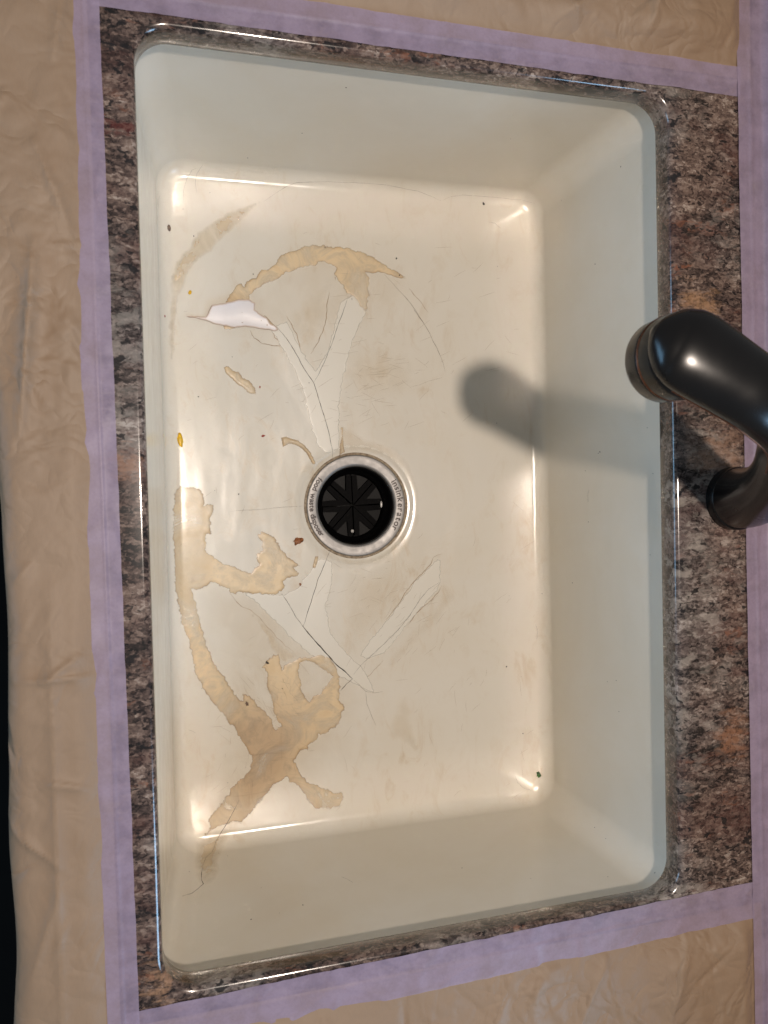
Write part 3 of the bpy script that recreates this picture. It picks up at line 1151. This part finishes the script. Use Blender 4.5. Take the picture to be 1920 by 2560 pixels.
HX, HY, HZ = .1225, .1010, .172      # joint between spout and nozzle
DX, DY = -.855, .518
SPINE = [(.2925, 0, .027, .0280, .0280), (.2865, .002, .055, .0268, .0268), (.269, .009, .090, .0235, .0222), (.249, .021, .126, .0220, .0202),
         (.226, .037, .158, .0216, .0184), (.203, .052, .185, .0228, .0180), (.173, .0704, .1965, .0260, .0176), (.150, .0844, .1960, .0277, .0170)]
for d_, w_, h_, z_ in ((0, .0294, .0160, .1925), (.012, .0268, .0148, .1895), (.019, .0224, .0132, .1870), (.0245, .0160, .0108, .1848),
                       (.0275, .0100, .0080, .1832), (.0290, .0045, .0045, .1822), (.0294, .0004, .0006, .1818)):
    SPINE.append((HX + DX * d_, HY + DY * d_, z_, w_, h_))
sweep(SPINE,
      'spout', 'bronze', faucet)


def seam():
    pts = []
    for (x, y, z, w, h) in SPINE[4:9]:
        pts.append((x - .62 * w * .86 * 0, y, z, w, h))
    V = []
    S = []
    for i, (x, y, z, w, h) in enumerate(pts):
        a = Vector(pts[max(i - 1, 0)][:3])
        b = Vector(pts[min(i + 1, len(pts) - 1)][:3])
        t = (b - a).normalized()
        side = t.cross(Vector((0, 0, 1))).normalized()
        if side.y > 0:
            side = -side
        up = side.cross(t).normalized()
        if up.z < 0:
            up = -up
        th = math.radians(-12)
        p = Vector((x, y, z)) + side * (w * math.cos(th)) + up * (h * math.sin(th))
        S.append((p.x, p.y, p.z, .0008, .0008))
    return S


sweep(seam(), 'copper_seam', 'copper', faucet, K=8)


def lathe_at(profile, loc, name, mat, parent, n=96):
    v, fc = lathe(profile, n)
    v = v + np.array(loc)
    return mesh_obj(name, local(parent, v), fc, M[mat], parent)


lathe_at([(.0270, .0012), (.0296, .0010), (.0300, .0), (.0296, -.0010), (.0270, -.0012)], (HX, HY, HZ), 'trim_ring', 'copper', faucet)
lathe_at([(.0200, .0190), (.0285, .0145), (.0294, .0115), (.0295, .0)], (HX, HY, HZ), 'spout_head', 'bronze', faucet)
noz = lathe_at([(.0280, -.0008), (.0291, -.0012), (.0293, -.0040), (.0290, -.0140), (.0282, -.0165), (.0250, -.0172), (.001, -.0165)], (HX, HY, HZ), 'nozzle', 'bronze', faucet)
col = lathe_at([(.0265, .0105), (.0284, .0100), (.0291, .0086), (.0293, .0040), (.0296, .0)], (.2925, 0, TOP), 'base_collar', 'bronze', faucet)
# the maker's name, etched on the collar's shoulder facing the sink
V, Fc = [], []
ang = math.radians(150)
for ch in 'MOEN':
    vs, fs = text_mesh(ch, .0055, .0001)
    w = vs[:, 0].max() - vs[:, 0].min()
    cx = (vs[:, 0].max() + vs[:, 0].min()) / 2
    ang += (w / 2 + .0003) / .0305
    k = len(V)
    for x, y, z in vs:
        an = ang + (x - cx) / .0305
        rr = .0291 + z - (y * .06)
        V.append((.2925 + rr * math.cos(an), rr * math.sin(an), TOP + .0135 + y))
    Fc += [tuple(k + i for i in q) for q in fs]
    ang += (w / 2 + .0003) / .0305
mesh_obj('lettering', local(faucet, np.array(V)), Fc, M['etch'], col, smooth=False).matrix_parent_inverse = Matrix.Identity(4)


# ------------------------------------------------------------------ masking paper
def fold_noise(x, y, seed):
    v = Vector((x, y, seed))
    w = noise.noise_vector(v * 5.0) * .06
    a = 1 - abs(noise.noise((v + w) * 6.0)) * 2.2
    b = 1 - abs(noise.noise((v - w) * 17.0 + Vector((3, 1, 7)))) * 2.6
    m = .5 + noise.noise(v * 9.0 + Vector((1, 8, 2)))
    return .42 * max(0, a) ** 1.5 + .16 * max(0, b) * max(0, m) + .65 * noise.noise(v * 4.0) + .10 * noise.noise(v * 21.0)


def paper_sheet(name, x0, x1, y0, y1, height, seed, label, drape=None, creases=(), step=.0023, flat=None):
    rs = random.Random(seed)
    creases = list(creases)
    for _ in range(int(110 * (x1 - x0) * (y1 - y0) / .15)):
        ax, ay, an, ln = rs.uniform(x0, x1), rs.uniform(y0, y1), rs.uniform(0, 6.28), rs.uniform(.015, .07)
        creases.append((ax, ay, ax + ln * math.cos(an), ay + ln * math.sin(an), rs.uniform(.0010, .0040), rs.uniform(-.0034, .0040)))
    CR_ = np.array(creases)
    nx = max(2, int((x1 - x0) / step))
    ny = max(2, int((y1 - y0) / step))
    V = []
    for j in range(ny + 1):
        y = y0 + (y1 - y0) * j / ny
        for i in range(nx + 1):
            x = x0 + (x1 - x0) * i / nx
            w = flat(x, y) if flat else 1.0
            h = .0006 + w * height * (.35 + fold_noise(x, y, seed))
            dx_, dy_ = CR_[:, 2] - CR_[:, 0], CR_[:, 3] - CR_[:, 1]
            t_ = np.clip(((x - CR_[:, 0]) * dx_ + (y - CR_[:, 1]) * dy_) / (dx_ ** 2 + dy_ ** 2), 0, 1)
            e_ = np.hypot(x - CR_[:, 0] - dx_ * t_, y - CR_[:, 1] - dy_ * t_)
            h += w * float((CR_[:, 5] * np.exp(-e_ / CR_[:, 4]) * np.sin(math.pi * (.1 + .8 * t_))).sum())
            h = max(h, .0004)
            p = [x, y, TOP + h]
            if drape:
                p = drape(p, h)
            V.append(p)
    Fc = []
    for j in range(ny):
        for i in range(nx):
            a = j * (nx + 1) + i
            Fc.append((a, a + 1, a + nx + 2, a + nx + 1))
    o = mesh_obj(name, V, Fc, M['paper'])
    tag(o, label, 'masking paper', 'kraft paper masking the counter')
    return o


def drape_front(p, h):
    x, y, z = p
    edge = -.3175 + .004 * noise.noise(Vector((0, y * 6, 2.0))) - .022 * sm01((y - .06) / .14)
    over = edge - x
    if over > 0:
        rr = .016
        a = min(over / rr, math.pi / 2 * .98)
        drop = rr * (1 - math.cos(a)) + max(0, over - rr * math.pi / 2 * .98)
        bul = .006 * math.sin(over * 40) * noise.noise(Vector((over * 12, y * 9, 5)))
        return [edge - rr * math.sin(a) - .02 * over + bul, y, z - drop]
    return [x, y, z]


paper_sheet('masking_paper', -.56, -.2618, -.62, .62, .0085, 3.0, 'brown kraft paper draped over the front edge, left of the sink', drape_front,
            creases=((-.302, .20, -.316, .06, .004, .009), (-.300, -.05, -.302, -.42, .006, .004), (-.28, -.10, -.31, -.12, .003, .004), (-.275, -.20, -.31, -.19, .003, .004), (-.275, .39, -.285, .33, .003, .005), (-.30, -.27, -.32, -.33, .004, .004),
                     (-.275, .20, -.30, .27, .003, .004)),
            flat=lambda x, y: sm01((-.264 - x) / .022))
paper_sheet('masking_paper', -.258, .318, .388, .62, .014, 9.0, 'brown kraft paper on the counter beyond the upper tape strip',
            creases=((.02, .41, .10, .60, .008, .006), (.20, .40, .24, .55, .008, .008), (.10, .40, .20, .47, .007, .005)),
            flat=lambda x, y: sm01((y - .397) / .03) * sm01((.310 - x) / .02))
paper_sheet('masking_paper', -.258, .3185, -.62, -.3855, .014, 14.0, 'brown kraft paper on the counter below the lower tape strip',
            creases=((.06, -.40, -.02, -.56, .009, .006), (.16, -.39, .06, -.55, .008, .006), (.24, -.385, .20, -.50, .006, .005)),
            flat=lambda x, y: sm01((-.394 - y) / .03) * sm01((.310 - x) / .02))


# paper on the backsplash
def wall_paper():
    V, Fc = [], []
    nz, ny = 60, 300
    for j in range(ny + 1):
        y = -.62 + 1.24 * j / ny
        for i in range(nz + 1):
            z = TOP + .016 + .11 * i / nz
            h = .0008 + .010 * sm01((z - TOP - .02) / .05) * max(0, .4 + fold_noise(z * 1.3, y, 21.0))
            V.append((.3365 - h, y, z))
    for j in range(ny):
        for i in range(nz):
            a = j * (nz + 1) + i
            Fc.append((a, a + nz + 1, a + nz + 2, a + 1))
    o = mesh_obj('masking_paper', V, Fc, M['paper'])
    tag(o, 'brown kraft paper hanging on the backsplash at the right edge', 'masking paper', 'kraft paper masking the counter')


wall_paper()


# ------------------------------------------------------------------ tape strips
def tape(p0, p1, w, off0, paper_side, label, z_base, seed, wall=None, n=260):
    """strip from p0 to p1 along its sink-side edge; w to the left of the direction; steps up onto the paper at off0"""
    p0, p1 = Vector(p0), Vector(p1)
    d = (p1 - p0)
    L = d.length
    d.normalize()
    s = Vector((-d.y, d.x))
    V, Fc = [], []
    m = 22
    for i in range(n + 1):
        t = L * i / n
        wob = .0006 * noise.noise(Vector((t * 25, seed, 0))) + .0004 * noise.noise(Vector((t * 90, seed, 4)))
        for j in range(m + 1):
            u = w * j / m
            q = p0 + d * t + s * (u + wob * (1 if j in (0, m) else .3))
            h = z_base + .00055 * sm01((u - off0 + .0008) / .0016) + .0005 * math.exp(-((u - off0 - .0012 * noise.noise(Vector((t * 8, seed, 7)))) / .0011) ** 2)
            h += .00025 * max(0, noise.noise(Vector((t * 60, u * 120, seed))))
            h += .0014 * max(0, noise.noise(Vector((t * 9, u * 40, seed + 3))) - .15) + .0007 * max(0, 1 - abs(noise.noise(Vector((t * 22, u * 30, seed + 9)))) * 7)
            V.append((q.x, q.y, TOP + h))
    for i in range(n):
        for j in range(m):
            a = i * (m + 1) + j
            Fc.append((a, a + m + 1, a + m + 2, a + 1))
    # make the strip face up
    a, b, c = [np.array(V[k]) for k in Fc[0][:3]]
    if np.cross(b - a, c - a)[2] < 0:
        Fc = [f[::-1] for f in Fc]
    o = mesh_obj('masking_tape', V, Fc, M['tape'])
    tag(o, label, 'tape', 'purple tape strips round the sink')
    return o


# front strip (left in the picture); runs towards +y so its left side is -x
tape((-.2465, -.60), (-.2551, .60), .0228, .0107, -1, 'purple masking tape strip along the front of the counter, left of the sink', .0016, 1.0)
# far strip (top); runs towards -x? direction +x has its left side at +y
tape((-.2604, .3744), (.3060, .3713), .0268, .0137, 1, 'purple masking tape strip above the sink at the upper counter edge', .0010, 2.0)
# near strip (bottom)
tape((.3088, -.3643), (-.2584, -.3744), .0344, .0152, 1, 'purple masking tape strip below the sink at the lower counter edge', .0010, 3.0)


def corner_tape():
    """strip folded into the joint of counter and backsplash"""
    V, Fc = [], []
    n, m = 300, 30
    w1, w2 = .0305, .021
    for i in range(n + 1):
        y = -.60 + 1.2 * i / n
        x0 = .3020 + (.3073 - .3020) * (.371 - y) / .735
        for j in range(m + 1):
            u = j / m
            wob = .0006 * noise.noise(Vector((y * 25, 8.0, j * .0)))
            if u < .6:
                t = u / .6
                x = x0 + wob + (.333 - x0) * t
                z = .0022 + .0007 * max(0, noise.noise(Vector((y * 12, t * 3, 6.0)))) + .0014 * math.exp(-((t - .45) / .05) ** 2) * (.6 + noise.noise(Vector((y * 7, 0, 3))))
                z += .004 * sm01((t - .8) / .2) ** 2
            else:
                t = (u - .6) / .4
                x = .333 + .0022 * sm01(t * 3) + .0006 * noise.noise(Vector((y * 14, t * 2, 9)))
                z = .0062 + w2 * t
            V.append((x, y, TOP + z))
    for i in range(n):
        for j in range(m):
            a = i * (m + 1) + j
            Fc.append((a, a + 1, a + m + 2, a + m + 1))
    o = mesh_obj('masking_tape', V, Fc, M['tape'])
    tag(o, 'purple masking tape strip folded up the backsplash behind the faucet', 'tape', 'purple tape strips round the sink')


corner_tape()


# ------------------------------------------------------------------ crumbs, specks, hairs
def blob(name, px, py, sx, sy, mat, label, cat, group=None, rot=0.0, seed=1.0, h=.5, rough=.35, counter=False, sub=3):
    p, n = hit(px, py)
    if p is None:
        return None
    bm = bmesh.new()
    bmesh.ops.create_icosphere(bm, subdivisions=sub, radius=1)
    for v_ in bm.verts:
        k = 1 + rough * noise.noise(v_.co * 1.6 + Vector((seed * 7, seed, 0))) + rough * .6 * noise.noise(v_.co * 4 + Vector((seed, 0, 5)))
        v_.co *= k
        v_.co.x *= sx / 2
        v_.co.y *= sy / 2
        v_.co.z *= min(sx, sy) / 2 * h
    me = bpy.data.meshes.new(name)
    bm.to_mesh(me)
    bm.free()
    me.polygons.foreach_set('use_smooth', [True] * len(me.polygons))
    me.materials.append(M[mat])
    o = bpy.data.objects.new(name, me)
    COL.objects.link(o)
    ty = Vector((0, 1, 0))
    if abs(n.y) > .8:
        ty = Vector((0, 0, 1))
    ty = (ty - n * ty.dot(n)).normalized()
    tx = ty.cross(n)
    o.rotation_euler = (Matrix((tx, ty, n)).transposed() @ Matrix.Rotation(rot, 3, 'Z')).to_euler()
    o.location = p + n * (min(sx, sy) / 2 * h * .45)
    tag(o, label, cat, group)
    return o


def at(z, x, y):
    return z[0] + x * z[2], z[1] + y * z[2]


blob('food_scrap', *at(R3, 779, 795), .0052, .013, 'yellow', 'bright yellow food scrap stuck to the front wall of the sink', 'food scrap', rot=.1, seed=2, h=.35)
blob('food_scrap', *at(R3, 820, 158), .003, .0045, 'yellow', 'small yellow food scrap left of the white flake', 'food scrap', rot=-.4, seed=3, h=.35)
blob('food_scrap', *at(R8, 668, 28), .005, .0068, 'green', 'small green leaf scrap at the lower right floor corner', 'food scrap', rot=.3, seed=4, h=.4, rough=.7)
blob('food_scrap', *at(R5, 1287, 126), .0085, .0065, 'orange', 'orange brown crumb just below and left of the drain', 'food scrap', rot=.3, seed=5, h=.3, rough=.9)
blob('food_scrap', *at(R5, 1297, 313), .0016, .0030, 'orange', 'tiny brown crumb between the resin patch and the lower crack', 'food scrap', rot=.3, seed=5, h=.3, rough=.9)
blob('food_scrap', *at(R3, 1137, 777), .003, .002, 'red', 'red crumb on the sink floor left of the small glue bead', 'food scrap', seed=6, rough=.8)
blob('food_scrap', *at(R3, 1123, 566), .0014, .0026, 'red', 'tiny red crumb right of the oblong resin spot', 'food scrap', seed=7)
blob('food_scrap', *at(R3, 712, 260), .0014, .0026, 'red', 'tiny red crumb on the front wall left of the white flake', 'food scrap', seed=8)
blob('food_scrap', *at(R1, 730, 985), .0042, .0060, 'brown', 'brown smear of food on the front fillet', 'food scrap', seed=9, h=.12)
blob('food_scrap', *at(R2, 430, 880), .0022, .0036, 'speck', 'black comma shaped crumb near the upper right floor corner', 'food scrap', seed=10, rot=.5)
blob('food_scrap', *at(Z4, 645, 472),   .0026, .0040, 'brown', 'brown burnt crumb on the large resin patch', 'food scrap', seed=10.5, rot=.5, h=.25, rough=1.1)
blob('food_scrap', *at(Z4, 793, 168), .0020, .0034, 'speck', 'dark crumb at the tip of the large resin patch', 'food scrap', seed=10.7, rot=.9, h=.25, rough=.8)
SP = [(R1, 837, 1020, 1.9), (R1, 791, 903, 1), (R1, 907, 832, 1), (R1, 795, 1102, 1), (R1, 1495, 378, 1.8), (R1, 1305, 575, 1.4), (R1, 1070, 682, 1.6),
      (R2, 547, 600, 1), (R2, 767, 866, 1), (R2, 1023, 720, 1.5), (R3, 857, 608, 2.0), (R3, 1335, 548, 1.2), (R6, 529, 668, 2.6), (R6, 600, 957, 1.9),
      (R6, 814, 306, 1.6), (R6, 683, 353, 1.3), (R6, 883, 43, 1.4), (R6, 1150, 185, 1.1), (R7, 1085, 654, 1.7), (R7, 1308, 592, 1.6), (R7, 1207, 627, .9),
      (R7, 1128, 517, .8), (R8, 1170, 453, 1.3), (R8, 337, 432, 1.3), (R8, 910, 257, 1.2), (R8, 967, 470, 1.1), (R4, 487, 722, 1.2), (R4, 870, 928, 1.2),
      (R4, 933, 846, 2.0), (R4, 926, 852, 1.4), (R3, 1003, 436, 1.2), (R4, 1137, 742, 1.3), (R4, 1162, 940, 1.2), (Z3, 1480, 223, 2.6), (Z3, 1018, 153, 1.8),
      (Z3, 1500, 332, 2.2), (Z3, 553, 325, 1.7), (Z3, 1192, 486, 1.5), (Z5, 815, 147, 1.9), (Z5, 568, 110, 1.1), (Z4, 906, 360, 1.5), (Z4, 502, 1057, 1.1),
      (Z4, 435, 1580, 1.0), (Z4, 502, 1600, 1.0), (R6, 965, 733, 1.0), (R6, 1003, 728, 1.2), (R6, 1015, 862, 1.2), (R6, 592, 712, .9), (R6, 541, 362, .9),
      (R4, 490, 45, 1.0), (R4, 53, 12, 1.9), (R4, 912, 35, 1.6), (R8, 958, 305, 1.0), (R8, 634, 478, .8), (R7, 818, 448, 1.1)]
for i, (z, x, y, s) in enumerate(SP):
    p_, n_ = hit(*at(z, x, y), True)
    if p_.z < -.197:
        where = ('upper' if p_.y > .0 else 'lower') + (' right' if p_.x > .045 else ' left') + ' part of the sink floor'
    elif abs(n_.y) > abs(n_.x):
        where = 'upper end wall of the sink' if p_.y > 0 else 'lower end wall of the sink'
    else:
        where = 'wall of the sink below the faucet' if p_.x > 0 else 'left wall of the sink beside the tape'
    blob('speck', *at(z, x, y), s * .00060, s * .00082, 'speck', 'tiny dark speck of dirt on the ' + where, 'speck',
         'dark specks on the ' + where, rot=i * 1.7, seed=i * 2.3 + .5, h=.5, sub=2)
HAIRS = [(tr(R1, [(790, 885), (793, 820), (808, 770), (830, 735), (855, 724)]), 'curved dark hair in the upper left corner of the sink'),
         (tr(R1, [(850, 835), (843, 790), (850, 750), (876, 712)]), 'short crinkled hair beside the curved one in the upper left corner'),
         (tr(R8, [(565, 30), (575, 60), (600, 85), (640, 98)]), 'curved hair under the green leaf scrap'),
         (tr(R7, [(1475, 470), (1500, 480), (1525, 496)]), 'short straight hair on the lower wall of the sink'),
         (tr(R2, [(450, 958), (480, 965), (505, 987)]), 'short hair at the upper right of the sink floor'),
         (tr(R6, [(655, 485), (663, 515), (660, 555)]), 'short hair on the lower part of the rear wall'),
         (tr(R1, [(690, 843), (685, 870), (686, 905)]), 'thin straight hair on the front wall near the upper corner'),
         (tr(R4, [(885, 1008), (880, 1035), (882, 1065)]), 'thin dark hair on the rear wall below the spout shadow'),
         (tr(Z4, [(210, 665), (240, 675), (265, 690)]), 'short hair on the floor left of the scratched resin crossing')]
for i, (p, lab) in enumerate(HAIRS):
    h = line_on_sink(p, .00013, 'hair', 'hair', None, jit=.6, seed=70 + i, lift=.0001, step=2.5)
    if h:
        tag(h, lab, 'hair')
# white bits and water glints on the splash guard, glints modelled as pale blobs
for i, (x, y, sx, sy, lab) in enumerate(((1042, 785, .0024, .0075, 'white bit with a water glint coloured in at the right rim of the splash guard'),
                                         (688, 1112, .0034, .0042, 'white bit with a water glint coloured in at the lower rim of the splash guard'))):
    d = ray(740 + x * .20494, 1100 + y * .20494)
    zt = ZF - .0020 - .0166
    p = CAMV + d * ((zt - CAMV.z) / d.z)
    o = blob('food_scrap', *at(R3, 820, 158), sx, sy, 'glint_bit', lab, 'food scrap', seed=30 + i, h=.3)
    o.location = p
    o.rotation_euler = (0, 0, 0)
